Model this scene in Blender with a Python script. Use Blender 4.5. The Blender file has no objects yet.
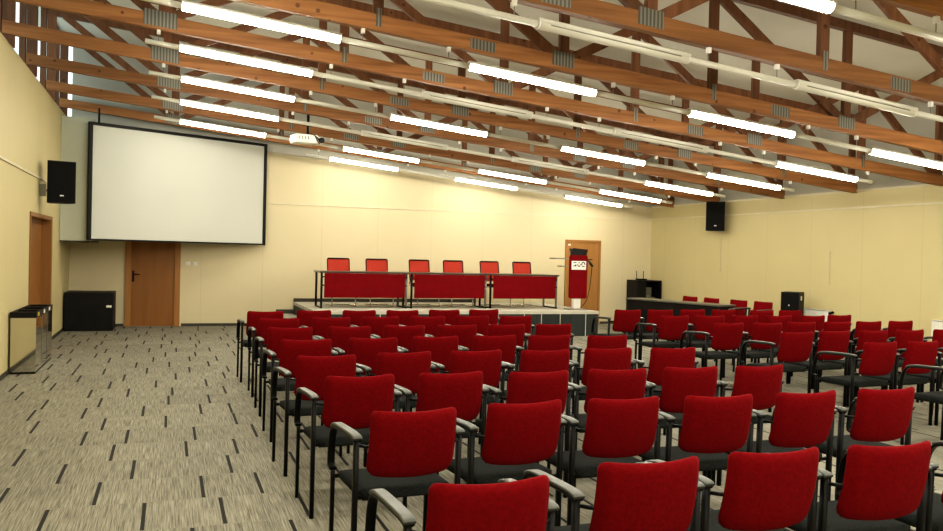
import bpy, bmesh, math, random
from mathutils import Vector, Matrix
random.seed(7)
PI = math.pi
col = bpy.context.scene.collection
# ------------------------------------------------------------------ room numbers (metres)
XL, XR, YB, YR = -1.815, 11.17, 17.99, -4.0
TA, TB = 3.997, 0.09915                 # bottom chord height: z = TA - TB*x
EYE = 1.59
SH = 0.50                               # stage height
def chord_z(x): return TA - TB*x

# ------------------------------------------------------------------ materials
def new_mat(name):
    m = bpy.data.materials.new(name); m.use_nodes = True
    nt = m.node_tree; b = nt.nodes['Principled BSDF']
    return m, nt, b
def noise_mat(name, c1, c2, scale=(8, 8, 8), rough=0.6, metal=0.0, spec=0.5, detail=3, bump=0.0, nscale=1.0):
    m, nt, b = new_mat(name)
    tc = nt.nodes.new('ShaderNodeTexCoord'); mp = nt.nodes.new('ShaderNodeMapping')
    mp.inputs['Scale'].default_value = scale
    n = nt.nodes.new('ShaderNodeTexNoise'); n.inputs['Scale'].default_value = nscale; n.inputs['Detail'].default_value = detail
    r = nt.nodes.new('ShaderNodeValToRGB')
    r.color_ramp.elements[0].position = 0.3; r.color_ramp.elements[1].position = 0.7
    r.color_ramp.elements[0].color = (*c1, 1); r.color_ramp.elements[1].color = (*c2, 1)
    nt.links.new(tc.outputs['Object'], mp.inputs['Vector']); nt.links.new(mp.outputs[0], n.inputs['Vector'])
    nt.links.new(n.outputs['Fac'], r.inputs[0]); nt.links.new(r.outputs[0], b.inputs['Base Color'])
    b.inputs['Roughness'].default_value = rough; b.inputs['Metallic'].default_value = metal
    b.inputs['Specular IOR Level'].default_value = spec
    if bump:
        bp = nt.nodes.new('ShaderNodeBump'); bp.inputs['Strength'].default_value = bump; bp.inputs['Distance'].default_value = 0.01
        nt.links.new(n.outputs['Fac'], bp.inputs['Height']); nt.links.new(bp.outputs[0], b.inputs['Normal'])
    return m
def math_node(nt, op, a, b=None):
    n = nt.nodes.new('ShaderNodeMath'); n.operation = op
    for i, v in enumerate((a, b)):
        if v is None: continue
        if isinstance(v, (int, float)): n.inputs[i].default_value = v
        else: nt.links.new(v, n.inputs[i])
    return n.outputs[0]
def mix_col(nt, fac, a, b):
    n = nt.nodes.new('ShaderNodeMix'); n.data_type = 'RGBA'
    if isinstance(fac, (int, float)): n.inputs[0].default_value = fac
    else: nt.links.new(fac, n.inputs[0])
    for i, v in ((6, a), (7, b)):
        if isinstance(v, tuple): n.inputs[i].default_value = (*v, 1)
        else: nt.links.new(v, n.inputs[i])
    return n.outputs[2]

def wall_mat(name, c1, c2, axis, pitch, phase):
    """painted board wall: faint blotches and hairline vertical board joints"""
    m, nt, b = new_mat(name)
    tc = nt.nodes.new('ShaderNodeTexCoord')
    n = nt.nodes.new('ShaderNodeTexNoise'); n.inputs['Scale'].default_value = 1.3; n.inputs['Detail'].default_value = 6
    nt.links.new(tc.outputs['Object'], n.inputs['Vector'])
    base = mix_col(nt, n.outputs['Fac'], c1, c2)
    sx = nt.nodes.new('ShaderNodeSeparateXYZ'); nt.links.new(tc.outputs['Object'], sx.inputs[0])
    f = math_node(nt, 'FRACT', math_node(nt, 'DIVIDE', math_node(nt, 'ADD', sx.outputs[axis], 100*pitch - phase), pitch))
    line = math_node(nt, 'LESS_THAN', f, 0.012)
    out = mix_col(nt, math_node(nt, 'MULTIPLY', line, 0.13), base, (c1[0]*.35, c1[1]*.33, c1[2]*.3))
    nt.links.new(out, b.inputs['Base Color'])
    b.inputs['Roughness'].default_value = 0.55; b.inputs['Specular IOR Level'].default_value = 0.3
    return m

def wood_mat(name, dark, light, grain_scale, knot=0.10, rough=0.55):
    m, nt, b = new_mat(name)
    tc = nt.nodes.new('ShaderNodeTexCoord'); mp = nt.nodes.new('ShaderNodeMapping'); mp.inputs['Scale'].default_value = grain_scale
    oi = nt.nodes.new('ShaderNodeObjectInfo')
    va = nt.nodes.new('ShaderNodeVectorMath'); va.operation = 'ADD'
    cb = nt.nodes.new('ShaderNodeCombineXYZ')
    nt.links.new(math_node(nt, 'MULTIPLY', oi.outputs['Random'], 37.0), cb.inputs[0])
    nt.links.new(tc.outputs['Object'], va.inputs[0]); nt.links.new(cb.outputs[0], va.inputs[1])
    nt.links.new(va.outputs[0], mp.inputs['Vector'])
    n = nt.nodes.new('ShaderNodeTexNoise'); n.inputs['Scale'].default_value = 1.0; n.inputs['Detail'].default_value = 5; n.inputs['Distortion'].default_value = 0.4
    nt.links.new(mp.outputs[0], n.inputs['Vector'])
    r = nt.nodes.new('ShaderNodeValToRGB'); r.color_ramp.elements[0].position = .3; r.color_ramp.elements[1].position = .72
    r.color_ramp.elements[0].color = (*dark, 1); r.color_ramp.elements[1].color = (*light, 1)
    nt.links.new(n.outputs['Fac'], r.inputs[0])
    v = nt.nodes.new('ShaderNodeTexVoronoi'); v.inputs['Scale'].default_value = 4.5
    nt.links.new(va.outputs[0], v.inputs['Vector'])
    k = math_node(nt, 'LESS_THAN', v.outputs['Distance'], knot)
    kc = mix_col(nt, math_node(nt, 'MULTIPLY', k, 0.75), r.outputs[0], (dark[0]*.3, dark[1]*.25, dark[2]*.22))
    tone = nt.nodes.new('ShaderNodeHueSaturation'); nt.links.new(kc, tone.inputs['Color'])
    nt.links.new(math_node(nt, 'ADD', math_node(nt, 'MULTIPLY', oi.outputs['Random'], .45), .78), tone.inputs['Value'])
    nt.links.new(tone.outputs[0], b.inputs['Base Color'])
    b.inputs['Roughness'].default_value = rough; b.inputs['Specular IOR Level'].default_value = .3
    return m

def carpet_mat():
    """grey-beige loop carpet tiles with short dark dashes, one tile row every 0.567 m"""
    m, nt, b = new_mat('carpet_tiles')
    tc = nt.nodes.new('ShaderNodeTexCoord'); sx = nt.nodes.new('ShaderNodeSeparateXYZ')
    nt.links.new(tc.outputs['Object'], sx.inputs[0])
    X, Yc = sx.outputs[0], sx.outputs[1]
    L, W, dw = 0.567, 0.50, 0.023
    rowf = math_node(nt, 'DIVIDE', math_node(nt, 'SUBTRACT', Yc, 5.016 - 40*L), L)
    row = math_node(nt, 'FLOOR', rowf); fy = math_node(nt, 'FRACT', rowf)
    shift = math_node(nt, 'MULTIPLY', row, 0.283)
    cf = math_node(nt, 'DIVIDE', math_node(nt, 'ADD', math_node(nt, 'ADD', X, 40.0), shift), W)
    ci = math_node(nt, 'FLOOR', cf); fx = math_node(nt, 'FRACT', cf)
    cb = nt.nodes.new('ShaderNodeCombineXYZ'); nt.links.new(row, cb.inputs[0]); nt.links.new(ci, cb.inputs[1])
    wn = nt.nodes.new('ShaderNodeTexWhiteNoise'); wn.noise_dimensions = '2D'; nt.links.new(cb.outputs[0], wn.inputs['Vector'])
    pos = math_node(nt, 'ADD', math_node(nt, 'MULTIPLY', wn.outputs['Value'], 0.45), 0.25)
    dx = math_node(nt, 'ABSOLUTE', math_node(nt, 'SUBTRACT', fx, pos))
    inx = math_node(nt, 'LESS_THAN', dx, dw/W/2)
    iny = math_node(nt, 'MULTIPLY', math_node(nt, 'GREATER_THAN', fy, .02), math_node(nt, 'LESS_THAN', fy, .97))
    dash = math_node(nt, 'MULTIPLY', inx, iny)
    # loop-pile streaks, broken at each tile row
    cv = nt.nodes.new('ShaderNodeCombineXYZ')
    nt.links.new(math_node(nt, 'MULTIPLY', X, 150.0), cv.inputs[0])
    nt.links.new(math_node(nt, 'ADD', math_node(nt, 'MULTIPLY', Yc, 3.2), math_node(nt, 'MULTIPLY', row, 7.3)), cv.inputs[1])
    n = nt.nodes.new('ShaderNodeTexNoise'); n.inputs['Scale'].default_value = 1.0; n.inputs['Detail'].default_value = 4; n.inputs['Roughness'].default_value = .65
    nt.links.new(cv.outputs[0], n.inputs['Vector'])
    r = nt.nodes.new('ShaderNodeValToRGB'); r.color_ramp.elements[0].position = .32; r.color_ramp.elements[1].position = .72
    r.color_ramp.elements[0].color = (*CARPET_D, 1); r.color_ramp.elements[1].color = (*CARPET_L, 1)
    nt.links.new(n.outputs['Fac'], r.inputs[0])
    # each tile slightly lighter or darker
    tcx = nt.nodes.new('ShaderNodeCombineXYZ'); nt.links.new(row, tcx.inputs[0]); nt.links.new(math_node(nt, 'FLOOR', math_node(nt, 'DIVIDE', X, L)), tcx.inputs[1])
    w2 = nt.nodes.new('ShaderNodeTexWhiteNoise'); w2.noise_dimensions = '2D'; nt.links.new(tcx.outputs[0], w2.inputs['Vector'])
    hs = nt.nodes.new('ShaderNodeHueSaturation'); nt.links.new(r.outputs[0], hs.inputs['Color'])
    nt.links.new(math_node(nt, 'ADD', math_node(nt, 'MULTIPLY', w2.outputs['Value'], .16), .92), hs.inputs['Value'])
    nt.links.new(mix_col(nt, dash, hs.outputs[0], (.013, .011, .009)), b.inputs['Base Color'])
    b.inputs['Roughness'].default_value = .8; b.inputs['Specular IOR Level'].default_value = .25
    bp = nt.nodes.new('ShaderNodeBump'); bp.inputs['Strength'].default_value = .35; bp.inputs['Distance'].default_value = .004
    nt.links.new(n.outputs['Fac'], bp.inputs['Height']); nt.links.new(bp.outputs[0], b.inputs['Normal'])
    return m
CARPET_D, CARPET_L = (.088, .082, .062), (.405, .385, .305)

def ribbed_mat():
    m, nt, b = new_mat('galvanised_nail_plate')
    tc = nt.nodes.new('ShaderNodeTexCoord'); w = nt.nodes.new('ShaderNodeTexWave'); w.wave_type = 'BANDS'; w.bands_direction = 'X'
    w.inputs['Scale'].default_value = 8.5; w.inputs['Distortion'].default_value = .6
    nt.links.new(tc.outputs['Object'], w.inputs['Vector'])
    nt.links.new(mix_col(nt, w.outputs['Fac'], (.10, .095, .08), (.27, .265, .23)), b.inputs['Base Color'])
    b.inputs['Metallic'].default_value = .55; b.inputs['Roughness'].default_value = .5
    return m

M = {}
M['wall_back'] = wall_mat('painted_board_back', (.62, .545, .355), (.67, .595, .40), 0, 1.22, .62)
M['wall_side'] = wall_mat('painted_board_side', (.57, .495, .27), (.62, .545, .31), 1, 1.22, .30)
M['upper'] = noise_mat('pale_grey_upper_wall', (.44, .43, .37), (.50, .49, .43), (1, 1, 1), .7)
M['deck'] = noise_mat('grey_roof_deck', (.55, .53, .46), (.62, .60, .52), (.8, .8, .8), .7)
M['carpet'] = carpet_mat()
M['chord'] = wood_mat('orange_pine_chord', (.20, .082, .026), (.37, .170, .062), (1.2, 18, 22))
M['web'] = wood_mat('brown_pine_web', (.115, .048, .021), (.205, .090, .042), (14, 14, 1.6))
M['plate'] = ribbed_mat()
M['baseboard'] = noise_mat('dark_skirting', (.035, .03, .022), (.05, .045, .032), (5, 5, 5), .5)
M['rail'] = noise_mat('cream_cable_duct', (.62, .56, .40), (.68, .62, .45), (3, 3, 3), .5)
M['red'] = noise_mat('red_upholstery', (.135, .0012, .0030), (.180, .0022, .0045), (60, 60, 60), .9, spec=.08, bump=.15)
M['red_mesh'] = noise_mat('orange_red_mesh', (.40, .040, .024), (.48, .055, .032), (90, 90, 90), .8, spec=.2)
M['red_panel'] = noise_mat('dark_red_panel', (.155, .0015, .004), (.185, .0024, .006), (6, 6, 6), .7, spec=.08)
M['seat'] = noise_mat('black_seat_fabric', (.009, .011, .010), (.019, .022, .020), (70, 70, 70), .9, spec=.12, bump=.2)
M['black'] = noise_mat('black_powder_coat', (.004, .004, .004), (.007, .007, .007), (20, 20, 20), .4, spec=.16)
M['arm'] = noise_mat('black_armrest_plastic', (.062, .068, .060), (.082, .088, .078), (30, 30, 30), .42, spec=.4)  # black plastic lifted to grey, the reflected lamplight put into its colour
M['black_box'] = noise_mat('black_laminate', (.005, .005, .005), (.009, .0085, .008), (5, 5, 5), .5, spec=.2)
M['grille'] = noise_mat('black_speaker_grille', (.004, .004, .004), (.009, .009, .009), (120, 120, 120), .8, spec=.15)
M['white'] = noise_mat('white_enamel', (.74, .73, .66), (.80, .79, .72), (3, 3, 3), .35)
M['white_plastic'] = noise_mat('white_plastic', (.78, .77, .72), (.84, .83, .78), (5, 5, 5), .4)
M['screen'] = noise_mat('projection_cloth', (.55, .565, .515), (.58, .595, .545), (.6, .6, .6), .85, spec=.2)
M['bulkhead'] = noise_mat('pale_green_white_board', (.46, .485, .40), (.49, .515, .43), (1, 1, 1), .7, spec=.3)
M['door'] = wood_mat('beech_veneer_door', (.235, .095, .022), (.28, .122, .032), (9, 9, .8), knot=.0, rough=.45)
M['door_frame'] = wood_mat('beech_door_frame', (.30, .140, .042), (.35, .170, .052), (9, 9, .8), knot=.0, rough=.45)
M['door_lit'] = wood_mat('lit_beech_door', (.42, .205, .060), (.49, .25, .078), (9, 9, .8), knot=.0, rough=.45)  # beech door with the lamplight on it put into a paler colour
M['stage_carpet'] = noise_mat('pale_stage_carpet', (.42, .40, .33), (.60, .57, .48), (60, 6, 6), .85)
M['steel'] = noise_mat('polished_steel', (.62, .60, .54), (.68, .66, .60), (2, 2, 2), .06, metal=1.0)
M['chrome'] = noise_mat('chrome_tube', (.55, .54, .5), (.62, .6, .56), (4, 4, 4), .2, metal=1.0)
M['grey_metal'] = noise_mat('grey_metal', (.22, .21, .18), (.28, .27, .23), (6, 6, 6), .35, metal=.7)
M['desk'] = noise_mat('black_brown_desk', (.008, .007, .006), (.012, .011, .009), (4, 4, 4), .5, spec=.2)
M['desk_top'] = noise_mat('dark_desk_top', (.11, .105, .08), (.14, .13, .10), (2, 10, 2), .3)
M['stage_front'] = noise_mat('dark_green_grey_board', (.010, .015, .0135), (.021, .029, .026), (14, 14, 1.5), .6)
M['strip'] = noise_mat('pale_aluminium_strip', (.52, .50, .42), (.60, .58, .49), (9, 9, 9), .4)
M['table_top'] = noise_mat('dark_table_top', (.030, .027, .022), (.045, .04, .032), (3, 3, 3), .3)
M['tube_off'] = noise_mat('unlit_diffuser', (.66, .65, .57), (.72, .71, .63), (3, 3, 3), .3)
M['yellow'] = noise_mat('yellow_sticker', (.6, .45, .05), (.7, .5, .06), (9, 9, 9), .6)
M['ink'] = noise_mat('dark_print', (.04, .04, .04), (.06, .06, .06), (9, 9, 9), .7)
def glow_mat(name, strength):
  m, nt, b = new_mat(name)
  b.inputs['Base Color'].default_value = (.9, .9, .85, 1)
  tcn = nt.nodes.new('ShaderNodeTexCoord'); nz = nt.nodes.new('ShaderNodeTexNoise'); nz.inputs['Scale'].default_value = 1.5
  nt.links.new(tcn.outputs['Object'], nz.inputs['Vector'])
  nt.links.new(mix_col(nt, nz.outputs['Fac'], (1.0, .925, .76), (1.0, .945, .80)), b.inputs['Emission Color'])
  b.inputs['Emission Strength'].default_value = strength
  return m
M['tube_on'] = glow_mat('lit_fluorescent_tube', 62.0)
M['tube_dim'] = glow_mat('lit_fluorescent_tube_dimmed', 26.0)  # glow lowered in the back-wall row to avoid hot spots on the wall
m, nt, b = new_mat('clerestory_glass')
tr = nt.nodes.new('ShaderNodeBsdfTransparent'); tr.inputs[0].default_value = (.93, .97, .96, 1)
gl = nt.nodes.new('ShaderNodeBsdfGlossy'); gl.inputs['Roughness'].default_value = .05
ms = nt.nodes.new('ShaderNodeMixShader'); ms.inputs[0].default_value = .06
nt.links.new(tr.outputs[0], ms.inputs[1]); nt.links.new(gl.outputs[0], ms.inputs[2])
nt.links.new(ms.outputs[0], nt.nodes['Material Output'].inputs['Surface'])
M['glass'] = m

# ------------------------------------------------------------------ mesh helpers
def box(bm, x0, x1, y0, y1, z0, z1, bevel=0.0, mat=None):
    g = bmesh.ops.create_cube(bm, size=1.0)
    vs = g['verts']
    for v in vs:
        v.co = Vector(((x0+x1)/2 + v.co.x*(x1-x0), (y0+y1)/2 + v.co.y*(y1-y0), (z0+z1)/2 + v.co.z*(z1-z0)))
    if bevel:
        es = list({e for v in vs for e in v.link_edges})
        r = bmesh.ops.bevel(bm, geom=es, offset=bevel, segments=2, affect='EDGES', profile=.5)
        vs = list({v for f in r['faces'] for v in f.verts} | {v for v in vs if v.is_valid})
    if mat is not None:
        for v in vs: v.co = mat @ v.co
    return vs
def bar(bm, a, b, w, t, up=Vector((0, 1, 0))):
    """rectangular stick from a to b; t measured along `up`, w across it"""
    a, b = Vector(a), Vector(b); d = (b-a); L = d.length; d.normalize()
    s = d.cross(up).normalized(); u = s.cross(d).normalized()
    vs = []
    for p in (a, b):
        for i, j in ((-1, -1), (1, -1), (1, 1), (-1, 1)):
            vs.append(bm.verts.new(p + s*(i*w/2) + u*(j*t/2)))
    for f in ((3, 2, 1, 0), (4, 5, 6, 7), (0, 1, 5, 4), (1, 2, 6, 5), (2, 3, 7, 6), (3, 0, 4, 7)):
        bm.faces.new([vs[i] for i in f])
def sweep(bm, pts, prof, up=Vector((1, 0, 0)), caps=True):
    """sweep a closed 2-D profile (across, along up) through points"""
    pts = [Vector(p) for p in pts]; rings = []
    for i, p in enumerate(pts):
        d = (pts[min(i+1, len(pts)-1)] - pts[max(i-1, 0)]).normalized()
        s = d.cross(up)
        if s.length < 1e-5: s = d.cross(Vector((0, .3, 1)))
        s.normalize(); u = s.cross(d).normalized()
        rings.append([bm.verts.new(p + s*a + u*c) for a, c in prof])
    n = len(prof)
    for r0, r1 in zip(rings, rings[1:]):
        for k in range(n):
            f = bm.faces.new((r0[k], r0[(k+1) % n], r1[(k+1) % n], r1[k])); f.smooth = True
    if caps:
        bm.faces.new(list(reversed(rings[0]))); bm.faces.new(rings[-1])
def circ(r, n=8): return [(r*math.cos(2*PI*k/n), r*math.sin(2*PI*k/n)) for k in range(n)]
def rrect(w, h, r, n=3):
    out = []
    for cx, cy, a0 in ((w/2-r, h/2-r, 0), (-w/2+r, h/2-r, PI/2), (-w/2+r, -h/2+r, PI), (w/2-r, -h/2+r, 1.5*PI)):
        for k in range(n): out.append((cx + r*math.cos(a0 + k*PI/2/(n-1)), cy + r*math.sin(a0 + k*PI/2/(n-1))))
    return out
def tube(bm, a, b, r, n=10): sweep(bm, [a, b], circ(r, n), up=Vector((0.13, .21, .97)) if abs((Vector(b)-Vector(a)).normalized().z) < .9 else Vector((1, 0, 0)))
def prism(bm, poly, axis, a, b):
    """extrude 2-D polygon (other two axes in order) along axis from a to b"""
    def P(u, v, w):
        return {0: (w, u, v), 1: (u, w, v), 2: (u, v, w)}[axis]
    A = [bm.verts.new(P(u, v, a)) for u, v in poly]; B = [bm.verts.new(P(u, v, b)) for u, v in poly]
    n = len(poly)
    bm.faces.new(A); bm.faces.new(list(reversed(B)))
    for k in range(n): bm.faces.new((A[k], B[k], B[(k+1) % n], A[(k+1) % n]))
def smooth_path(pts, n=5):
    """Catmull-Rom through points"""
    P = [Vector(p) for p in pts]; P = [P[0]*2-P[1]] + P + [P[-1]*2-P[-2]]; out = []
    for i in range(1, len(P)-2):
        for k in range(n):
            t = k/n
            out.append(.5*((2*P[i]) + (-P[i-1]+P[i+1])*t + (2*P[i-1]-5*P[i]+4*P[i+1]-P[i+2])*t*t + (-P[i-1]+3*P[i]-3*P[i+1]+P[i+2])*t**3))
    out.append(P[-2]); return out
def obj(name, bm, mat, parent=None, label=None, smooth=False):
    bmesh.ops.recalc_face_normals(bm, faces=bm.faces[:])
    me = bpy.data.meshes.new(name); bm.to_mesh(me); bm.free()
    if smooth:
        for p in me.polygons: p.use_smooth = True
    me.materials.append(M[mat])
    o = bpy.data.objects.new(name, me); col.objects.link(o)
    if parent is not None: o.parent = parent
    if label: o['label'] = label
    return o
def B(): return bmesh.new()
def boxobj(name, dims, mat, parent=None, bevel=0.0, label=None):
    bm = B(); box(bm, *dims, bevel=bevel); return obj(name, bm, mat, parent, label)
def thing(name, label, cat, loc=(0, 0, 0), rz=0.0, group=None):
    o = bpy.data.objects.new(name, None); o.empty_display_size = .1; col.objects.link(o)
    o.location = loc; o.rotation_euler = (0, 0, rz); o['label'] = label; o['category'] = cat
    if group: o['group'] = group
    return o
def tag(o, label, cat, group=None):
    o['label'] = label; o['category'] = cat
    if group: o['group'] = group
    return o
def struct(o): o['kind'] = 'structure'; return o
def copy_tree(o, parent=None):
    c = o.copy(); col.objects.link(c)
    if parent is not None: c.parent = parent
    for ch in o.children: copy_tree(ch, c)
    return c
ORD = ['zeroth', 'first', 'second', 'third', 'fourth', 'fifth', 'sixth', 'seventh', 'eighth', 'ninth']

# ------------------------------------------------------------------ camera
F_PX, YAW, PITCH, ROLL = 840.77, 0.3459, -0.0130, 0.0242
Fv = Vector((math.sin(YAW)*math.cos(PITCH), math.cos(YAW)*math.cos(PITCH), math.sin(PITCH)))
Rv = Vector((math.cos(YAW), -math.sin(YAW), 0)); Uv = Rv.cross(Fv)
c, s = math.cos(ROLL), math.sin(ROLL)
R2, U2 = Rv*c + Uv*s, Uv*c - Rv*s
cam = bpy.data.objects.new('camera', bpy.data.cameras.new('camera')); col.objects.link(cam)
cam.data.sensor_fit = 'HORIZONTAL'; cam.data.sensor_width = 36.0; cam.data.lens = 36.0*F_PX/943.0
cam.data.clip_end = 200
mw = Matrix.Identity(4)
for i in range(3): mw[i][0], mw[i][1], mw[i][2] = R2[i], U2[i], -Fv[i]
mw[2][3] = EYE
cam.matrix_world = mw
bpy.context.scene.camera = cam
sc = bpy.context.scene
sc.view_settings.view_transform = 'Standard'
sc.view_settings.look = 'None'
for lk in ('Medium High Contrast', 'None'):
    try:
        sc.view_settings.look = lk; break
    except Exception: pass
sc.view_settings.exposure = 0.16
w = bpy.data.worlds.new('outside_daylight'); sc.world = w; w.use_nodes = True
w.node_tree.nodes['Background'].inputs[0].default_value = (.82, .93, .95, 1)
w.node_tree.nodes['Background'].inputs[1].default_value = 1.5

# ------------------------------------------------------------------ room shell
T = .2
struct(boxobj('floor', (XL-T, XR+T, YR-T, YB+T, -.1, 0), 'carpet'))
WT = 3.95                                 # top of the left wall
D1 = (13.0, 15.33, 2.04)                   # door opening in the left wall
bm = B()
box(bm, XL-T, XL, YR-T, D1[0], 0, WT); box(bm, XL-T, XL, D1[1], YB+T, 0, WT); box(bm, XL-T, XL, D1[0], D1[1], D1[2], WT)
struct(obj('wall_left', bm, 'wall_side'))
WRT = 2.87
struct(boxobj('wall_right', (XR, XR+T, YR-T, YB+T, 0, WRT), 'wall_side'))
bm = B(); prism(bm, [(XL, 0), (XR, 0), (XR, WRT-.01), (XL, 3.94)], 1, YB, YB+T)
struct(obj('wall_back', bm, 'wall_back'))
bm = B(); prism(bm, [(XL-T, 0), (XR+T, 0), (XR+T, 4.6), (XL-T, 5.9)], 1, YR-T, YR)
struct(obj('wall_front', bm, 'wall_back'))
DECK = 1.30
bm = B(); prism(bm, [(XL, 3.945), (XR, WRT-.005), (XR, chord_z(XR)+DECK+.1), (XL, chord_z(XL)+DECK+.1)], 1, YB, YB+T)
struct(obj('wall_back_upper', bm, 'upper'))
struct(boxobj('wall_right_upper', (XR, XR+T, YR-T, YB+T, WRT+.005, chord_z(XR)+DECK+.1), 'upper'))
bm = B(); za, zb = chord_z(XL-T)+DECK, chord_z(XR+T)+DECK
prism(bm, [(XL-T-.3, za+.03), (XR+T, zb), (XR+T, zb+.15), (XL-T-.3, za+.18)], 1, YR-T, YB+T)
struct(obj('ceiling', bm, 'deck'))
# baseboards
bm = B(); box(bm, XL, XL+.015, YR, D1[0]-.06, 0, .055); box(bm, XL, XL+.015, D1[1]+.1, YB, 0, .055)
struct(obj('baseboard_left', bm, 'baseboard'))
bm = B()
for x0, x1 in ((XL+.02, -.82), (.26, 8.80), (9.80, XR-.02)): box(bm, x0, x1, YB-.015, YB, 0, .055)
struct(obj('baseboard_back', bm, 'baseboard'))
struct(boxobj('baseboard_right', (XR-.015, XR, YR, YB-.02, 0, .055), 'baseboard'))
# cable duct that runs round the walls at 2.56 m
ZR = 2.56
bm = B(); box(bm, XL, XL+.02, YR, 16.3, ZR-.016, ZR+.016); struct(obj('trim_1', bm, 'rail'))
bm = B(); box(bm, -1.25, XR-.03, YB-.02, YB, ZR-.013, ZR+.013); struct(obj('trim_2', bm, 'rail'))
bm = B(); box(bm, XR-.02, XR, YR, YB, ZR-.013, ZR+.013); struct(obj('trim_3', bm, 'rail'))
# pale strip along the top of the right wall
struct(boxobj('trim_4', (XR-.03, XR, YR, YB, WRT-.035, WRT), 'rail'))

# clerestory windows over the left wall, one per bay
TY = [4.64, 6.339, 8.040, 9.724, 11.462, 13.281, 15.306, 17.055]
XGL = -1.97
edges = [2.9] + TY + [YB]
for i in range(len(edges)-1):
    y0, y1 = edges[i]+.05, edges[i+1]-.05
    z0, z1 = WT+.02, chord_z(XL)+DECK
    fr = B(); t = .04
    box(fr, XGL-.05, XGL+.03, y0-.05, y0, z0-.02, z1); box(fr, XGL-.05, XGL+.03, y1, y1+.05, z0-.02, z1)
    box(fr, XGL-.05, XGL+.03, y0, y1, z0-.02, z0+t); box(fr, XGL-.05, XGL+.03, y0, y1, z1-t, z1)
    wo = struct(obj('window_%d' % (i+1), fr, 'web'))
    boxobj('window_pane', (XGL-.02, XGL-.005, y0, y1, z0+t, z1-t), 'glass', wo)
struct(boxobj('wall_left_upper', (XL-T, XL, YR-T, 2.85, WT, chord_z(XL)+DECK+.05), 'upper'))

# ------------------------------------------------------------------ doors
def door_handle(parent, x, y, z, d):
    bm = B(); box(bm, x-.02, x+.02, y-.012, y, z-.11, z+.11, .004)
    tube(bm, (x, y, z+.04), (x, y-.05, z+.04), .01); tube(bm, (x, y-.05, z+.04), (x+d*.12, y-.05, z+.04), .01)
    return obj('door_handle', bm, 'black', parent)
def back_door(name, x0, x1, top, fw, handle=None, leaf='door', frame='door_frame'):
    f = B()
    box(f, x0, x0+fw, YB-.05, YB, 0, top); box(f, x1-fw, x1, YB-.05, YB, 0, top); box(f, x0+fw, x1-fw, YB-.05, YB, top-fw, top)
    d = struct(obj(name, f, frame))
    boxobj('door_leaf', (x0+fw, x1-fw, YB-.02, YB, .01, top-fw), leaf, d)
    if handle: door_handle(d, handle, YB-.02, 1.0, 1)
    return d
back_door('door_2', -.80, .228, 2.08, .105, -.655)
d3 = back_door('door_3', 8.83, 9.76, 2.0, .05, None, 'door_lit', 'door_lit')
bm = B(); box(bm, 8.90, 8.96, YB-.028, YB-.02, 1.86, 1.90); obj('door_sign', bm, 'white_plastic', d3)
bm = B(); fw = .13
box(bm, XL-.18, XL+.015, D1[0], D1[0]+.06, 0, D1[2]); box(bm, XL-.18, XL+.015, D1[1]-fw, D1[1], 0, D1[2]); box(bm, XL-.18, XL+.015, D1[0]+.06, D1[1]-fw, D1[2]-.06, D1[2])
d1 = struct(obj('door_1', bm, 'door_frame'))
boxobj('door_leaf', (XL-.17, XL-.13, D1[0]+.06, D1[1]-fw, .005, D1[2]-.06), 'door', d1)

# ------------------------------------------------------------------ bulkhead and screen (left end of the back wall)
bm = B(); box(bm, XL+.005, -1.30, 16.36, YB-.005, 1.67, 3.85)
bh = struct(obj('trim_5', bm, 'bulkhead'))
bm = B(); box(bm, XL+.005, -1.295, 16.355, YB-.005, 1.645, 1.669); obj('bottom_edge', bm, 'baseboard', bh)
sa, sb = Vector((-1.35, 16.20, 0)), Vector((1.86, 17.80, 0))
L = (sb-sa).length; ang = math.atan2(sb.y-sa.y, sb.x-sa.x)
scr = thing('projection_screen', 'large white projection screen in a black frame, angled across the left corner', 'projection screen', (sa.x, sa.y, 0), ang)
zb_, zt_ = 1.68, 3.765
boxobj('screen_cloth', (.055, L-.055, .0, .02, zb_+.03, zt_-.055), 'screen', scr)
bm = B(); box(bm, 0, .055, -.03, .05, zb_, zt_); box(bm, L-.055, L, -.03, .05, zb_, zt_); box(bm, .055, L-.055, -.03, .05, zt_-.055, zt_); box(bm, .055, L-.055, -.03, .05, zb_, zb_+.03)
obj('screen_frame', bm, 'black_box', scr)
bm = B(); tube(bm, (.17, .01, zt_), (.17, .01, 4.02), .018); obj('hanging_rod', bm, 'black', scr)

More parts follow.
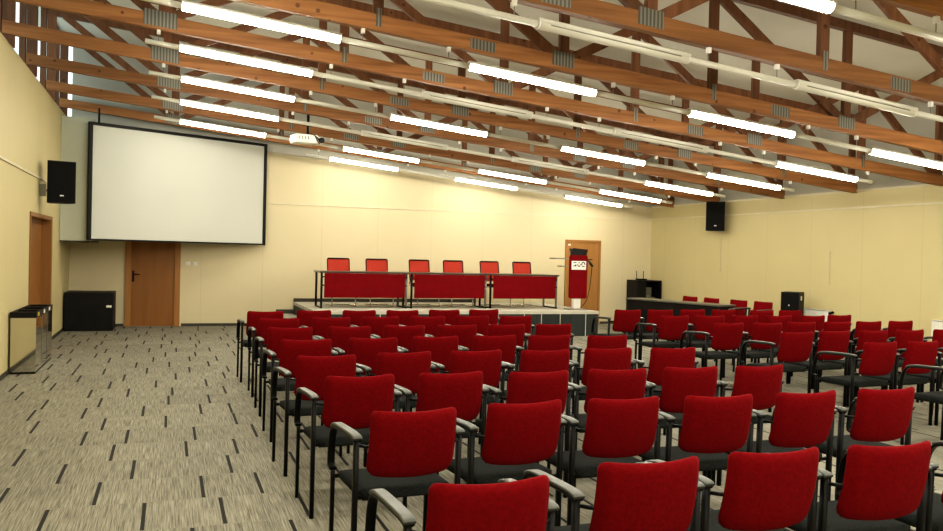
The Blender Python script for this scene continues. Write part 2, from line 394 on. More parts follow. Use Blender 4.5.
# ------------------------------------------------------------------ roof trusses
CH, CT, TH = .155, .08, 1.20      # chord height, thickness, rise of the top chord
Pb = [-.10, 3.87, 7.64]; Pt = [1.87, 5.73, 9.55]; PEL, PER = -1.86, 11.10
XG = -1.97                              # clerestory glazing line, outside the wall-top posts
def make_truss():
    t = thing('roof_truss', '', 'roof truss', (0, TY[0], TA))
    zc = lambda x: -TB*x
    bm = B(); prism(bm, [(-1.93, zc(-1.93)-CH/2), (XR-.01, zc(XR-.01)-CH/2), (XR-.01, zc(XR-.01)+CH/2), (-1.93, zc(-1.93)+CH/2)], 1, -CT/2, CT/2)
    obj('bottom_chord', bm, 'chord', t)
    bm = B(); prism(bm, [(-1.93, zc(-1.93)+TH-.055), (XR-.01, zc(XR)+TH-.055), (XR-.01, zc(XR)+TH+.055), (-1.93, zc(-1.93)+TH+.055)], 1, -CT/2, CT/2)
    obj('top_chord', bm, 'web', t)
    for x in [PEL] + Pb + Pt + [PER-.04]:
        bm = B(); wdt = .135 if x == PEL else .10
        bar(bm, (x, 0, zc(x)+CH/2-.02 if x != PEL else WT-TA), (x, 0, zc(x)+TH-.04), wdt, .06)
        po = obj('post', bm, 'web', t)
        if x in (PEL, PER-.04): po['fixed'] = 1
    segs = [((PEL+.04, TH-.03), (-.16, .06))]
    for i, b_ in enumerate(Pb):
        segs.append(((b_+.06, .06), (Pt[i]-.05, TH-.04)))
        if i < 2: segs.append(((Pt[i]+.05, TH-.04), (Pb[i+1]-.06, .06)))
    segs.append(((Pt[2]+.05, TH-.04), (PER-.1, .06)))
    for (xa, ra), (xb, rb) in segs:
        bm = B(); bar(bm, (xa, 0, zc(xa)+ra), (xb, 0, zc(xb)+rb), .105, .05); obj('diagonal', bm, 'web', t)
    def plate(x, dz, w_, h_):
        bm = B(); y = -CT/2-.004
        for sgn in (1, -1):
            prism(bm, [(x-w_/2, zc(x-w_/2)+dz-h_/2), (x+w_/2, zc(x+w_/2)+dz-h_/2), (x+w_/2, zc(x+w_/2)+dz+h_/2), (x-w_/2, zc(x-w_/2)+dz+h_/2)], 1, sgn*CT/2, sgn*(CT/2+.004))
        obj('nail_plate', bm, 'plate', t)
    plate(-.13, .03, .34, .17); plate(3.85, .04, .25, .15); plate(7.62, .04, .25, .14)
    plate(2.95, .0, .27, .10); plate(6.65, .0, .25, .12)
    for x in Pt: plate(x, .05, .055, .18)
    return t
truss = make_truss()
n = len(TY)
DRIFT = [0, 0, 0, 0, .04, .09, .15, .19]   # webs sit a little farther right in the far trusses
for i, y in enumerate(TY):
    o = truss if i == 0 else copy_tree(truss)
    o.location = (0, y, TA)
    for ch in o.children:
        if ch.name.split('.')[0] in ('post', 'diagonal', 'nail_plate') and not ch.get('fixed'):
            ch.location = (DRIFT[i], 0, -TB*DRIFT[i])
    k = n - i
    o['label'] = 'brown timber roof truss with metal plates, ' + ('closest to the back wall' if k == 1 else ('closest to the camera, at top right' if i == 0 else '%s truss out from the back wall' % ORD[k]))
    o['group'] = 'timber roof trusses'

# ------------------------------------------------------------------ fluorescent light rows, one under each truss
SL = [(0.03, 1.55), (2.80, 4.27), (5.42, 6.88), (8.02, 9.48)]
DR = .225                              # drop of the row below the chord centre line
def zrow(x): return -TB*x - DR
LN = 1.45
OFFS = {4: (.04, .06, .08, .08), 5: (.05, .05, .05, .05), 6: (.07, .15, .18, .22), 7: (.19, .21, .29, .30)}   # slack in the far rows
def lamp_x(i, s_): return SL[s_][0] + (SL[s_][1]-SL[s_][0]-LN)/2 + OFFS.get(i, (0, 0, 0, 0))[s_]
def make_rail(i):
    t = thing('light_rail', '', 'light rail', (0, TY[i], TA), group='light rails under the trusses')
    slots = range(4) if i < 7 else range(1, 4)
    xs = [-.28 if i < 7 else 2.55]
    for s_ in slots: xs += [lamp_x(i, s_), lamp_x(i, s_)+LN]
    xs.append(9.76 + OFFS.get(i, (0,)*4)[3])
    for a, b_ in zip(xs[0::2], xs[1::2]):
        bm = B(); sweep(bm, [(a, 0, zrow(a)), (b_, 0, zrow(b_))], rrect(.052, .05, .015), up=Vector((0, 1, 0)))
        obj('rail_section', bm, 'tube_off', t)
    for s_ in slots:
        for x in (max(lamp_x(i, s_)-.21, xs[0]+.03), lamp_x(i, s_)+LN+.21):
            zt = zrow(x)+DR-CH/2
            bm = B(); box(bm, x-.019, x+.019, -.019, .019, zt-.05, zt, .004)
            h = obj('hanger', bm, 'white_plastic', t)
            bm = B(); tube(bm, (x, 0, zrow(x)+.024), (x, 0, zt-.045), .004, 6); obj('hanger_wire', bm, 'grey_metal', h)
    return t
def make_lamp(lit, glow='tube_on'):
    t = thing('fluorescent_light', '', 'fluorescent light')
    ln = LN
    r, cut = .043, .017
    a0 = math.asin(cut/r)
    low = [(v_, u_) for u_, v_ in [(r*math.cos(PI - a0 + (PI + 2*a0)*k/12), r*math.sin(PI - a0 + (PI + 2*a0)*k/12)) for k in range(13)]]
    cap = [(v_, u_) for u_, v_ in [(-.046, cut), (.046, cut), (.044, .036), (.030, .048), (-.030, .048), (-.044, .036)]]
    def run(x0, x1, prof, nm, mt):
        bm = B(); sweep(bm, [(x0, 0, -x0*TB), (x1, 0, -x1*TB)], prof, up=Vector((0, 1, 0))); return obj(nm, bm, mt, t)
    run(.014, ln-.014, low, 'diffuser', glow if lit else 'tube_off')
    run(.0, ln, cap, 'housing', 'white')
    for x in (0, ln-.0135): run(x, x+.0135, circ(.043, 12), 'end_cap', 'white_plastic')
    if not lit:
        bm = B(); box(bm, .1, ln-.1, -.047, -.0435, -.006, .004); 
        for v in bm.verts: v.co.z -= v.co.x*TB
        obj('louvre', bm, 'grey_metal', t)
    return t
on0, dim0, off0 = make_lamp(True), make_lamp(True, 'tube_dim'), make_lamp(False)
u_on = u_dim = u_off = False
lit_slots = [(0, 1, 2, 3), (0, 3), (0, 1, 2, 3), (0, 3), (0, 1, 2, 3), (0, 3), (0, 1, 2, 3), (1, 2, 3)]
SIDE = ['left end', 'second from left', 'third from left', 'right end']
for i, y in enumerate(TY):
    k = n - i
    where = 'truss nearest the back wall' if k == 1 else ('truss nearest the camera' if i == 0 else '%s truss from the back wall' % ORD[k])
    make_rail(i)['label'] = 'long white light rail hung under the ' + where
    for s_ in range(4):
        lit = s_ in lit_slots[i]
        if k == 1 and s_ == 0: continue
        if lit and k == 1: o = dim0 if not u_dim else copy_tree(dim0); u_dim = True
        elif lit: o = on0 if not u_on else copy_tree(on0); u_on = True
        else: o = off0 if not u_off else copy_tree(off0); u_off = True
        x0 = lamp_x(i, s_)
        o.location = (x0, y, TA + zrow(x0))
        o['label'] = '%s fluorescent tube under the %s, %s' % ('glowing' if lit else 'unlit', where, SIDE[s_])
        o['group'] = 'fluorescent tubes under the trusses'
# unseen lamps added behind the viewpoint for light, continuing the visible rows
for y in (2.9, 1.2, -.6, -2.3):
    for a, b_ in SL:
        ld = bpy.data.lights.new('added_row_lamp', 'AREA'); ld.shape = 'RECTANGLE'; ld.size = 1.45; ld.size_y = .06
        ld.energy = 34; ld.color = (1, .94, .80)
        lo = bpy.data.objects.new('added_row_lamp', ld); col.objects.link(lo); lo.location = ((a+b_)/2, y, TA + zrow((a+b_)/2))

# ------------------------------------------------------------------ conference chair (origin: floor between rear feet; faces +y)
def pad_mesh(w_top, w_bot, z0, z1, y0, y1, thick, bow, rc, nu=14, nv=12):
    bm = B(); H = z1-z0
    grid = {}
    for side in (0, 1):
        for j in range(nv+1):
            v = j/nv
            # cluster rows towards the rounded ends
            v = .5 - .5*math.cos(v*PI)
            z = z0 + H*v
            hw = (w_bot*(1-v) + w_top*v)/2
            d = min(z-z0, z1-z); rc_ = rc if z-z0 < z1-z else .028
            if d < rc_: hw -= rc_ - math.sqrt(max(rc_*rc_ - (rc_-d)**2, 0))
            for i in range(nu+1):
                u = -1 + 2*i/nu; x = hw*u
                edge = max(0, 1-(1-abs(u))/.12); e2 = max(0, 1-d/.035)
                e = max(edge, e2)
                th = thick/2*math.sqrt(max(1-e*e, .04))
                y = y0 + (y1-y0)*v + bow*(x/.21)**2 - .018*(1-(2*v-1)**2) + (th if side else -th)
                sag = .010*(1-(x/.21)**2)*v - .014*(1-(x/.21)**2)*(1-v)
                grid[side, i, j] = bm.verts.new((x, y, z - sag if v > .5 else z + sag))
    for j in range(nv):
        for i in range(nu):
            a = [grid[0, i, j], grid[0, i+1, j], grid[0, i+1, j+1], grid[0, i, j+1]]; bm.faces.new(a)
            a = [grid[1, i, j], grid[1, i, j+1], grid[1, i+1, j+1], grid[1, i+1, j]]; bm.faces.new(a)
    for j in range(nv):
        for i in (0, nu): bm.faces.new([grid[0, i, j], grid[0, i, j+1], grid[1, i, j+1], grid[1, i, j]])
    for i in range(nu):
        for j in (0, nv): bm.faces.new([grid[0, i, j], grid[0, i+1, j], grid[1, i+1, j], grid[1, i, j]])
    return bm
def make_chair():
    t = thing('conference_chair', '', 'chair')
    obj('backrest', pad_mesh(.424, .432, .545, .862, -.062, -.128, .042, .040, .05), 'red', t, smooth=True)
    bm = B()
    # seat cushion: soft slab with a rolled front
    nx, ny = 10, 10
    top, bot = {}, {}
    hx, hy, yc = .235, .225, .22
    for j in range(ny+1):
        for i in range(nx+1):
            u, v = -1+2*i/nx, -1+2*j/ny
            x, y = hx*math.sin(u*PI/2), yc + hy*math.sin(v*PI/2)
            r = .05                                      # round the plan corners
            ex, ey = max(0, abs(x)-(hx-r)), max(0, abs(y-yc)-(hy-r))
            l = math.hypot(ex, ey)
            if l > r: x = math.copysign(hx-r+ex*r/l, x); y = yc + math.copysign(hy-r+ey*r/l, y-yc)
            e = max(abs(u), abs(v))**6
            zt = .474 - .032*e - .008*(1-min(1, abs(x)/.2)**2)*(1-abs(vv_(v))) - .010*max(0, vv_(v))**2
            top[i, j] = bm.verts.new((x, y, zt)); bot[i, j] = bm.verts.new((x*.97, yc+(y-yc)*.97, .412 + .010*e))
    for j in range(ny):
        for i in range(nx):
            bm.faces.new((top[i, j], top[i+1, j], top[i+1, j+1], top[i, j+1])); bm.faces.new((bot[i, j], bot[i, j+1], bot[i+1, j+1], bot[i+1, j]))
    for k in range(nx):
        for j in (0, ny): bm.faces.new((top[k, j], top[k+1, j], bot[k+1, j], bot[k, j]))
        for i in (0, nx): bm.faces.new((top[i, k], top[i, k+1], bot[i, k+1], bot[i, k]))
    obj('seat', bm, 'seat', t, smooth=True)
    for sx in (-1, 1):
        x = sx*.258
        bm = B(); sweep(bm, [(x, 0, 0), (x, -.004, .40), (x, -.014, .712)], rrect(.032, .026, .008)); obj('leg', bm, 'black', t)
        bm = B(); sweep(bm, [(x, .446, 0), (x, .432, .42), (x, .432, .462)], rrect(.028, .022, .008)); obj('leg', bm, 'black', t)
        # armrest: black strip that rolls over the front and returns to the front leg, with a pad on top, greyed to stand for reflected lamplight
        pth = smooth_path([(x, -.030, .712), (x, .04, .716), (x, .18, .712), (x, .34, .704), (x, .405, .690), (x, .445, .650), (x, .466, .585), (x, .476, .51), (x, .470, .478), (x, .428, .470)], 4)
        bm = B(); sweep(bm, pth, rrect(.016, .040, .007)); ar = obj('armrest', bm, 'black', t)
        pp = [p + Vector((0, 0, .0125)) for p in smooth_path([(x, -.036, .706), (x, -.022, .714), (x, .04, .718), (x, .18, .714), (x, .34, .706), (x, .395, .694), (x, .415, .684)], 4)]
        bm = B(); sweep(bm, pp, rrect(.014, .046, .006)); obj('arm_pad', bm, 'arm', ar)
        bm = B(); sweep(bm, [(x*.97, -.014, .685), (sx*.225, -.050, .686), (sx*.185, -.085, .688)], circ(.008), up=Vector((0, 0, 1))); obj('back_bracket', bm, 'black', t)
    bm = B()
    for y in (.015, .425): sweep(bm, [(-.252, y, .432), (.252, y, .432)], circ(.011), up=Vector((0, 0, 1)))
    for xx in (-.15, .15): sweep(bm, [(xx, .015, .432), (xx, .425, .432)], circ(.010), up=Vector((0, 0, 1)))
    obj('seat_frame', bm, 'black', t)
    return t
def vv_(v): return math.sin(v*PI/2)
chair0 = make_chair(); used = False
KS = 1.0897
def place_chair(bx, by, rot, label, group, off=.0):
    """bx, by: centre of the top edge of the backrest on the plan"""
    global used
    o = chair0 if not used else copy_tree(chair0); used = True
    cx, sx = math.cos(rot), math.sin(rot)
    dx, dy = -sx*(-.108), cx*(-.108)
    o.location = (bx-dx+off, by-dy, 0); o.rotation_euler = (0, 0, rot)
    o['label'] = label; o['group'] = group
    return o
LROW = {1: [(.905, 2.325, 1), (1.515, 2.423, 0), (2.042, 2.44, -1), (2.558, 2.42, -2), (3.09, 2.43, 0)],
 2: [(.994, 3.466, 3), (1.55, 3.546, 5), (2.07, 3.547, 0), (2.591, 3.513, -3), (3.135, 3.512, 1), (3.683, 3.519, -1)],
 3: [(.985, 4.499, 3), (1.518, 4.523, 2), (2.043, 4.473, 2), (2.573, 4.489, -3), (3.1, 4.492, -2), (3.616, 4.478, 3)],
 4: [(.969, 5.406, 4), (1.519, 5.516, 5), (2.047, 5.538, 1), (2.565, 5.498, 1), (3.099, 5.54, -2), (3.639, 5.502, -2)],
 5: [(.993, 6.407, 2), (1.526, 6.471, -2), (2.061, 6.527, 0), (2.593, 6.558, 1), (3.085, 6.535, 0), (3.605, 6.46, 0)],
 6: [(1.012, 7.425, 0), (1.55, 7.487, 1), (2.083, 7.556, -1), (2.609, 7.576, 0), (3.128, 7.6, 1), (3.642, 7.615, 0)],
 7: [(1.039, 8.416, 0), (1.577, 8.525, -1), (2.118, 8.616, 1), (2.636, 8.63, 0), (3.168, 8.69, 0), (3.68, 8.675, 1)],
 8: [(1.019, 9.40, 1), (1.573, 9.54, 0), (2.093, 9.543, 0), (2.609, 9.546, -1), (3.153, 9.63, 0), (3.682, 9.68, 1)]}
RROW = {1: [(5.667, 9.675, 0), (6.167, 9.68, 1), (6.70, 9.72, 0), (7.18, 9.689, 0), (7.70, 9.54, 0), (8.215, 9.577, 0)],
 2: [(5.698, 8.658, 0), (6.209, 8.646, 0), (6.735, 8.683, 1), (7.21, 8.623, 0), (7.722, 8.613, 0), (8.242, 8.703, 0)],
 3: [(5.679, 7.602, 2), (6.193, 7.605, 0), (6.725, 7.682, -1), (7.238, 7.684, 0), (7.748, 7.729, 0), (8.275, 7.762, 1)],
 4: [(5.711, 6.575, -1), (6.236, 6.644, 0), (6.752, 6.667, 0), (7.257, 6.681, 0), (7.79, 6.70, 0)],
 5: [(5.80, 5.642, -1), (6.308, 5.666, 0), (6.83, 5.68, 0)],
 6: [(5.86, 4.72, 0)]}
for r in range(8, 0, -1):
    for c_, (x, y, a) in enumerate(LROW[r]):
        place_chair(x*KS, y*KS, math.radians(a), 'red-backed black armchair, left block, %s row from the stage, %s from the left aisle' % (ORD[9-r], ORD[c_+1]), 'red chairs of the left block', [0, .02, .02, .016, .010, .006, .002, 0, -.01][r])
for r in range(1, 7):
    for c_, (x, y, a) in enumerate(RROW[r]):
        place_chair(x*KS, y*KS, math.radians(a + [0, 0, 0, 1, 2, 4, 4][r]), 'red-backed black armchair, right block, %s row from the back, %s chair from its left' % (ORD[r], ORD[c_+1]), 'red chairs of the right block', [0, .03, .05, .06, .050, .045, .045][r])

# ------------------------------------------------------------------ stage
SX0, SX1, SY0 = 2.50, 8.24, 15.18
st = thing('stage_platform', 'low carpeted stage with dark panelled front along the back wall', 'stage', (0, 0, 0))
boxobj('deck', (SX0, SX1, SY0+.02, YB-.02, SH-.06, SH), 'stage_carpet', st)
boxobj('edge_strip', (SX0, SX1, SY0-.015, SY0+.02, SH-.055, SH+.004), 'strip', st)
boxobj('side_panel', (SX0, SX0+.03, SY0+.02, YB-.02, 0, SH-.061), 'stage_front', st)
boxobj('side_panel', (SX1-.03, SX1, SY0+.02, YB-.02, 0, SH-.061), 'stage_front', st)
js = [SX0, 3.1, 3.7, 4.3, 4.9, 5.5, 6.05, 6.6, 6.97, 7.38, 7.95, SX1]
for a, b_ in zip(js, js[1:]):
    boxobj('front_panel', (a+.008, b_-.008, SY0, SY0+.019, 0, SH-.056), 'stage_front', st)
for a in js[1:-1]: boxobj('joint_strip', (a-.008, a+.008, SY0-.005, SY0+.015, 0, SH-.056), 'strip', st)
struct(boxobj('baseboard_stage', (SX0, 6.6, YB-.018, YB, SH+.002, SH+.075), 'baseboard'))
sp = thing('stage_step', 'low carpeted step at the left end of the stage', 'step', (0, 0, 0))
boxobj('tread', (2.14, SX0-.005, 17.45, YB-.02, .20, .25), 'stage_carpet', sp)
boxobj('riser', (2.14, SX0-.005, 17.45, YB-.02, 0, .199), 'stage_front', sp)
boxobj('edge_strip', (2.14, SX0-.005, 17.42, 17.449, .20, .254), 'strip', sp)
struct(boxobj('baseboard_step', (2.14, SX0-.005, YB-.018, YB, .255, .34), 'baseboard'))

# head tables with red modesty panels
def make_table(w_, label):
    t = thing('conference_table', label, 'table', group='head tables on the stage')
    boxobj('tabletop', (0, w_, 0, .72, .675, .705), 'table_top', t, .006)
    for x in (.045, w_-.045):
        for y in (.05, .66):
            bm = B(); sweep(bm, [(x, y, .012), (x, y, .675)], circ(.022, 10)); l = obj('leg', bm, 'black' if x < .1 else 'grey_metal', t)
        boxobj('foot_rail', (x-.02, x+.02, .02, .69, 0, .025), 'black', t, .006)
    bm = B(); box(bm, .09, w_-.08, .0, .018, .205, .673, .006); obj('modesty_panel', bm, 'red_panel', t)
    for x in (.045, w_-.045):
        bm = B()
        for z in (.60, .44): box(bm, x-.005 if x < .1 else x-.07, x+.07 if x < .1 else x+.005, .02, .05, z-.012, z+.012)
        obj('panel_bracket', bm, 'black', t)
    return t
for x0, x1, lab in ((2.70, 4.455, 'dark table with red front panel on the stage, leftmost of three'), (4.475, 6.125, 'dark table with red front panel on the stage, middle of three'), (6.145, 7.715, 'dark table with red front panel on the stage, nearest the lectern')):
    t = make_table(x1-x0, lab); t.location = (x0, 15.95, SH)

# stage chairs, red mesh in a black frame on cantilever legs (face -y)
def make_stage_chair():
    t = thing('cantilever_chair', '', 'chair', group='mesh chairs behind the head tables')
    hw = .222
    out = [(-hw+.012, .50), (-hw, .56), (-hw, .925), (-hw+.006, .942), (-hw+.022, .947), (hw-.022, .947), (hw-.006, .942), (hw, .925), (hw, .56), (hw-.012, .50)]
    bm = B(); sweep(bm, [(x, .02+(z-.5)*.18, z) for x, z in out], circ(.013), up=Vector((0, 1, .05))); obj('back_frame', bm, 'black', t)
    bm = B()
    V = {}
    for j in range(7):
        for i in range(7):
            x = -.213+.426*i/6; z = .52+.415*j/6; V[i, j] = bm.verts.new((x, .02+(z-.5)*.18+.02*(1-(x/.2)**2), z))
    for j in range(6):
        for i in range(6): bm.faces.new((V[i, j], V[i+1, j], V[i+1, j+1], V[i, j+1]))
    obj('back_mesh', bm, 'red_mesh', t, smooth=True)
    bm = B(); box(bm, -.22, .22, -.44, .02, .42, .475, .02); obj('seat', bm, 'red', t)
    for sx in (-1, 1):
        x = sx*.235
        bm = B(); sweep(bm, smooth_path([(x*.9, .03, .52), (x, .0, .42), (x, -.38, .40), (x, -.45, .35), (x, -.46, .05), (x, -.42, .012), (x, .05, .012)], 4), circ(.012)); obj('leg', bm, 'chrome', t)
    bm = B(); tube(bm, (-.235, .05, .012), (.235, .05, .012), .012); obj('leg_bar', bm, 'chrome', t)
    return t
sc0 = make_stage_chair()
places = ['leftmost at the left table', 'right-hand one at the left table', 'left-hand one at the middle table', 'right-hand one at the middle table', 'left-hand one at the right table', 'rightmost at the right table']
for i, (x, a) in enumerate(zip((3.25, 4.04, 4.96, 5.71, 6.54, 7.30), (2, -1, 6, 4, 7, 6))):
    o = sc0 if i == 0 else copy_tree(sc0)
    o.location = (x, 16.90, SH); o.rotation_euler = (0, 0, math.radians(a))
    o['label'] = 'red mesh chair with black frame on the stage, ' + places[i]

# lectern
lt = thing('lectern', 'red lectern on a white column with side shelves at the stage right end', 'lectern', (7.955, 15.62, SH))
bm = B(); box(bm, -.20, .20, -.14, .18, 0, .022, .01); obj('base_plate', bm, 'grey_metal', lt)
boxobj('column', (-.085, .085, -.03, .06, .022, 1.05), 'white_plastic', lt, .01)
bm = B(); prism(bm, [(x, z) for x, z in [(-.175, .235), (-.203, .265), (-.203, 1.09), (-.19, 1.13), (.19, 1.13), (.203, 1.09), (.203, .265), (.175, .235)]], 1, -.065, -.03); obj('front_panel', bm, 'red_panel', lt)
bm = B(); bar(bm, (0, -.03, 1.11), (0.04, .12, 1.24), .32, .02, up=Vector((0, -1, 1))); obj('reading_top', bm, 'desk', lt)
bm = B(); prism(bm, [(-.19, 1.135), (.175, 1.12), (.212, 1.25), (-.125, 1.275)], 1, -.055, -.035); obj('hood', bm, 'desk', lt)
bm = B(); box(bm, -.52, -.205, -.03, .25, 1.04, 1.065); obj('shelf', bm, 'grey_metal', lt)
bm = B(); box(bm, -.36, -.205, -.03, .20, .885, .905); obj('shelf', bm, 'grey_metal', lt)
bm = B(); box(bm, .205, .33, -.03, .15, 1.035, 1.055); obj('shelf', bm, 'desk', lt)
sg = boxobj('sign_board', (-.165, .165, -.076, -.066, .83, 1.01), 'white_plastic', lt)
bm = B(); y0, y1 = -.080, -.076
box(bm, -.130, -.060, y0, y1, .968, .985); box(bm, -.095, -.060, y0, y1, .90, .935); box(bm, -.130, -.096, y0, y1, .90, .915)
box(bm, -.012, .012, y0, y1, .962, .985)
bar(bm, (-.036, (y0+y1)/2, .945), (-.012, (y0+y1)/2, .898), .016, .004); bar(bm, (.036, (y0+y1)/2, .945), (.012, (y0+y1)/2, .898), .016, .004); box(bm, -.018, .018, y0, y1, .893, .906)
for a in range(-20, 201, 20):
    a0, a1 = math.radians(a), math.radians(a+20)
    bar(bm, (.098+.036*math.cos(a0), (y0+y1)/2, .948+.036*math.sin(a0)), (.098+.036*math.cos(a1), (y0+y1)/2, .948+.036*math.sin(a1)), .02, .004)
box(bm, .068, .128, y0, y1, .893, .912)
obj('sign_marks', bm, 'ink', sg)
bm = B(); sweep(bm, smooth_path([(.22, -.02, 1.02), (.26, -.05, 1.00), (.29, -.08, .95), (.31, -.09, .91)], 4), circ(.014)); tube(bm, (.255, -.05, .985), (.315, -.09, .90), .024); obj('microphone', bm, 'black', lt)
bm = B(); sweep(bm, smooth_path([(.30, -.08, .92), (.315, -.02, .70), (.30, .02, .40), (.22, .03, .15), (.10, .05, .03), (.05, .1, .024)], 6), circ(.007, 6)); obj('microphone_cable', bm, 'black', lt)

# ------------------------------------------------------------------ right rear corner: cabinet, router, desk, chairs, tower, radiators
cb = thing('storage_cabinet', 'black open-front cabinet in the right rear corner', 'cabinet', (10.49, 17.44, 0))
cw, cd, chh = .66, .50, 1.075
bm = B(); box(bm, 0, .025, 0, cd, 0, chh); box(bm, cw-.025, cw, 0, cd, 0, chh); box(bm, .025, cw-.025, 0, cd, chh-.03, chh); box(bm, .025, cw-.025, 0, cd, 0, .05); box(bm, .025, cw-.025, cd-.015, cd, .05, chh-.03); box(bm, .21, .235, 0, cd-.015, .05, chh-.03); box(bm, .235, cw-.025, .02, cd-.015, .62, .64)
obj('carcass', bm, 'black_box', cb)
boxobj('door', (.025, .21, -.018, -.001, .05, chh-.03), 'black_box', cb)
it = thing('desk_fan', 'small grey device standing inside the black corner cabinet', 'device', (10.90, 17.58, .64))
bm = B(); box(bm, -.13, .13, -.06, .10, 0, .03, .008); box(bm, -.10, .02, -.04, .06, .03, .075, .01); obj('body', bm, 'grey_metal', it)
bm = B(); box(bm, -.10, .10, .06, .075, .05, .26, .005); obj('panel', bm, 'desk_top', it)
it.name = 'office_device'
rt = thing('router', 'black wireless router with two upright antennas on the corner cabinet', 'router', (10.72, 17.66, chh))
bm = B(); box(bm, -.12, .12, -.07, .07, 0, .035, .008); obj('case', bm, 'black', rt)
for x, lean in ((-.09, -.02), (.09, 0)):
    bm = B(); sweep(bm, [(x, .06, .02), (x+lean, .06, .22)], rrect(.018, .012, .004)); obj('antenna', bm, 'black', rt)

dk = thing('long_desk', 'long black-brown desk along the right side in front of the corner cabinet', 'desk')
# front edge runs from (9.08,15.45) to (9.80,12.75)
d0, d1_ = Vector((8.93, 15.30, 0)), Vector((9.54, 12.98, 0)); dl = (d1_-d0).length
dk.location = d0; dk.rotation_euler = (0, 0, math.atan2(d1_.y-d0.y, d1_.x-d0.x))
boxobj('desktop', (0, dl, .0, .48, .742, .772), 'desk_top', dk, .004)
boxobj('front_panel', (.051, dl-.051, .03, .05, .05, .741), 'desk', dk)
for x in (.02, dl*.36, dl*.66, dl-.05): boxobj('support_panel', (x, x+.03, .051, .45, 0, .741), 'desk', dk)
for i, (x, y, a) in enumerate(((9.83, 14.37, 97), (9.93, 13.80, 96), (10.06, 13.14, 98), (10.20, 12.62, 100))):
    place_chair(x+.06, y+.02, math.radians(a), 'red-backed armchair behind the long dark desk, %s one from the corner cabinet' % ORD[i+1], 'red chairs behind the long desk')
tw = thing('loudspeaker_tower', 'tall black speaker box standing on the floor by the right wall', 'speaker', (10.76, 12.48, 0), math.radians(-57))
boxobj('cabinet', (-.16, .16, -.17, .17, 0, 1.05), 'black_box', tw, .01)
boxobj('grille', (-.145, .145, -.178, -.1705, .06, 1.02), 'grille', tw)
bm = B(); box(bm, .1605, .164, -.06, .02, .90, .98); obj('sticker', bm, 'white_plastic', tw)
bm = B(); box(bm, -.02, .0, -.183, -.1785, .80, .82); obj('indicator', bm, 'white_plastic', tw)
def radiator(y0, y1, zt, label, valve_y):
    t = thing('radiator', label, 'radiator', (XR, 0, 0), group='radiators on the right wall')
    bm = B(); box(bm, -.105, -.085, y0, y1, zt-.58, zt-.004, .004)
    y = y0+.04
    while y < y1-.03:
        box(bm, -.112, -.105, y-.012, y+.012, zt-.55, zt-.03); y += .055
    obj('front_panel', bm, 'white', t)
    bm = B(); box(bm, -.105, -.03, y0-.004, y1+.004, zt-.02, zt); obj('top_grille', bm, 'white', t)
    bm = B(); box(bm, -.045, -.025, y0, y1, zt-.58, zt-.02); obj('rear_panel', bm, 'white', t)
    bm = B(); box(bm, -.03, -.002, y0+.2, y0+.24, zt-.5, zt-.08); obj('wall_bracket', bm, 'white', t)
    bm = B(); box(bm, -.03, -.002, y1-.24, y1-.2, zt-.5, zt-.08); obj('wall_bracket', bm, 'white', t)
    bm = B(); tube(bm, (-.065, y0+.05, 0), (-.065, y0+.05, zt-.52), .011); obj('pipe', bm, 'white', t)
    bm = B(); tube(bm, (-.065, y0+.11, 0), (-.065, y0+.11, zt-.52), .011); obj('pipe', bm, 'white', t)
    if valve_y:
        bm = B(); tube(bm, (-.08, valve_y, zt-.06), (-.08, valve_y-.10, zt-.03), .022); obj('thermostat_valve', bm, 'black', t)
    return t
radiator(11.92, 12.80, .75, 'white panel radiator on the right wall beside the black tower', 11.92)
radiator(8.6, 9.76, .76, 'white panel radiator on the right wall at the picture edge', None)
# vertical cable drops on the right wall
for y, z0, z1, lab in ((15.2, 1.35, 2.1, 'thin cable running down the right wall under the speaker'), (12.02, 1.20, 1.80, 'thin cable running down the right wall above the radiator')):
    bm = B(); tube(bm, (XR-.008, y, z0), (XR-.008, y, z1), .005, 6)
    tag(obj('wall_cable', bm, 'rail'), lab, 'cable')

# wall loudspeakers
def speaker(loc, rz, wall, label):
    t = thing('wall_speaker', label, 'speaker', loc, rz, 'black speakers on the side walls')
    w_, h_, d_ = .385, .62, .28
    bm = B(); prism(bm, [(-w_/2, -d_*.45), (w_/2, -d_*.45), (w_/2*.62, d_*.55), (-w_/2*.62, d_*.55)], 2, -h_/2, h_/2); obj('cabinet', bm, 'black_box', t)
    boxobj('grille', (-w_/2+.012, w_/2-.012, -d_*.45-.014, -d_*.45-.0005, -h_/2+.012, h_/2-.012), 'grille', t, .005)
    bm = B(); box(bm, -.022, .03, -d_*.45-.018, -d_*.45-.0145, -h_/2+.10, -h_/2+.118); obj('badge', bm, 'white_plastic', t)
    bm = B()
    inv = Matrix.Rotation(-rz, 4, 'Z')
    wp = inv @ (Vector(wall)-Vector((loc[0], loc[1], 0)))
    tube(bm, (0, d_*.5, -.12), (wp.x, wp.y, -.12), .02); box(bm, -.04, .04, -.04, .04, -.09, .09, mat=Matrix.Translation((wp.x, wp.y, -.12)) @ inv)
    obj('wall_bracket', bm, 'grey_metal', t)
    return t
speaker((-1.54, 13.9, 2.515), math.radians(14), (XL+.04, 13.95, 0), 'black speaker on the left wall above the open doorway')
speaker((10.92, 15.08, 2.525), math.radians(-37), (XR-.04, 15.45, 0), 'black speaker on the right wall under the roof')

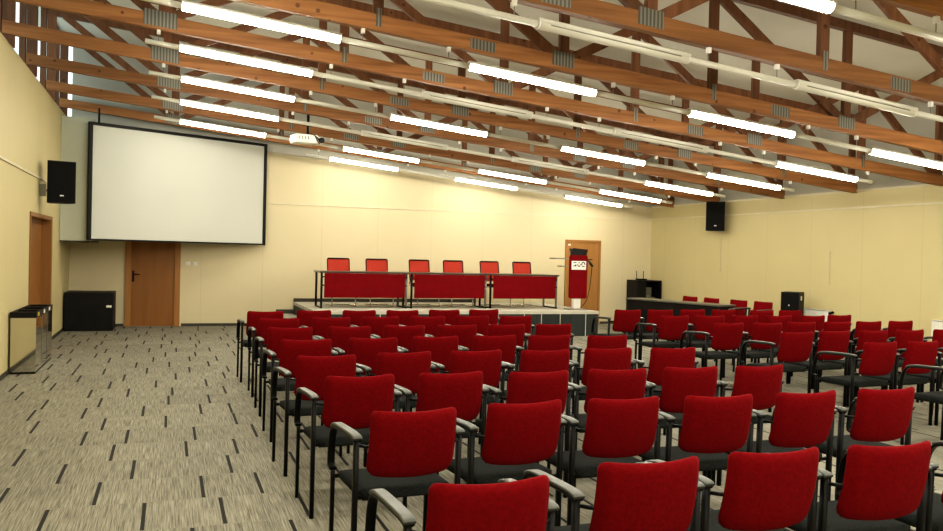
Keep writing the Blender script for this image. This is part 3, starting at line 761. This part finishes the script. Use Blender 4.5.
# ------------------------------------------------------------------ projector hanging from the roof
pj = thing('ceiling_projector', 'white projector hanging on a black pole in front of the screen', 'projector', (2.035, 13.42, 3.345), math.radians(10))
bm = B(); box(bm, -.25, .13, -.15, .15, -.075, .065, .025); obj('body', bm, 'white_plastic', pj)
bm = B(); box(bm, .12, .22, -.12, .13, -.07, .045, .02)
obj('rear_cover', bm, 'white_plastic', pj)
for k in range(4): boxobj('vent', (-.20+.05*k, -.18+.05*k, -.153, -.1505, -.02, .03), 'grey_metal', pj)
bm = B(); tube(bm, (.18, -.118, -.01), (.18, -.150, -.012), .045, 14); obj('lens', bm, 'black', pj)
bm = B(); tube(bm, (0, 0, .06), (0, 0, .50), .022); box(bm, -.05, .05, -.05, .05, .055, .075); obj('pole', bm, 'black', pj)
bm = B()
for k in range(3): sweep(bm, smooth_path([(.02, -.05, .09), (.06+.03*k, -.16, .05-.02*k), (.10+.03*k, -.165, -.03), (.15+.02*k, -.14, -.07+.02*k)], 4), circ(.007, 6))
obj('cables', bm, 'black', pj)

# ------------------------------------------------------------------ left: black cabinet, recycling bin, switches
kb = thing('low_cabinet', 'low black cabinet in the left rear corner', 'cabinet', (-1.79, 17.02, 0))
boxobj('carcass', (0, .835, .02, .78, 0, .715), 'black_box', kb, .006)
boxobj('door', (.01, .825, 0, .019, .02, .70), 'black_box', kb)
bm = B(); box(bm, .715, .805, -.004, -.0005, .44, .48); obj('white_label', bm, 'white_plastic', kb)
bn = thing('recycling_bin', 'mirror steel recycling bin with black openings on top by the left door', 'bin', (-1.79, 11.47, 0))
bw, bl, bhh = .28, 1.50, .755
boxobj('plinth', (.005, bw-.005, .005, bl-.005, 0, .025), 'black_box', bn)
boxobj('steel_body', (0, bw, 0, bl, .025, bhh-.07), 'steel', bn)
bm = B(); box(bm, -.004, bw+.004, -.004, bl+.004, bhh-.07, bhh-.06); box(bm, -.004, .02, -.004, bl+.004, bhh-.06, bhh); box(bm, bw-.02, bw+.004, -.004, bl+.004, bhh-.06, bhh)
for y in (-.004, bl/3-.05, 2*bl/3-.05, bl-.096): box(bm, .02, bw-.02, y, y+.10, bhh-.06, bhh)
obj('top_rim', bm, 'black_box', bn)
for k in range(3):
    y = bl*(k+.5)/3
    boxobj('opening', (.02, bw-.02, y-.14, y+.14, bhh-.06, bhh-.03), 'black', bn)
    boxobj('sticker', (bw+.0045, bw+.007, y-.15, y-.02, bhh-.055, bhh-.01), 'yellow' if k == 0 else 'white_plastic', bn)
for k in (1, 2): boxobj('body_seam', (bw+.0005, bw+.004, bl*k/3-.006, bl*k/3+.006, .03, bhh-.071), 'grey_metal', bn)
for i, (x, lab) in enumerate(((.375, 'white light switch on the back wall, nearer the door'), (.505, 'white light switch on the back wall, farther from the door'))):
    sw = thing('light_switch', lab, 'switch', (x, YB, 1.268), 0, 'light switches on the back wall')
    boxobj('switch_plate', (-.045, .045, -.012, 0, -.036, .036), 'white_plastic', sw, .004)
    boxobj('rocker', (-.028, .028, -.018, -.0125, -.028, .028), 'white', sw, .003)
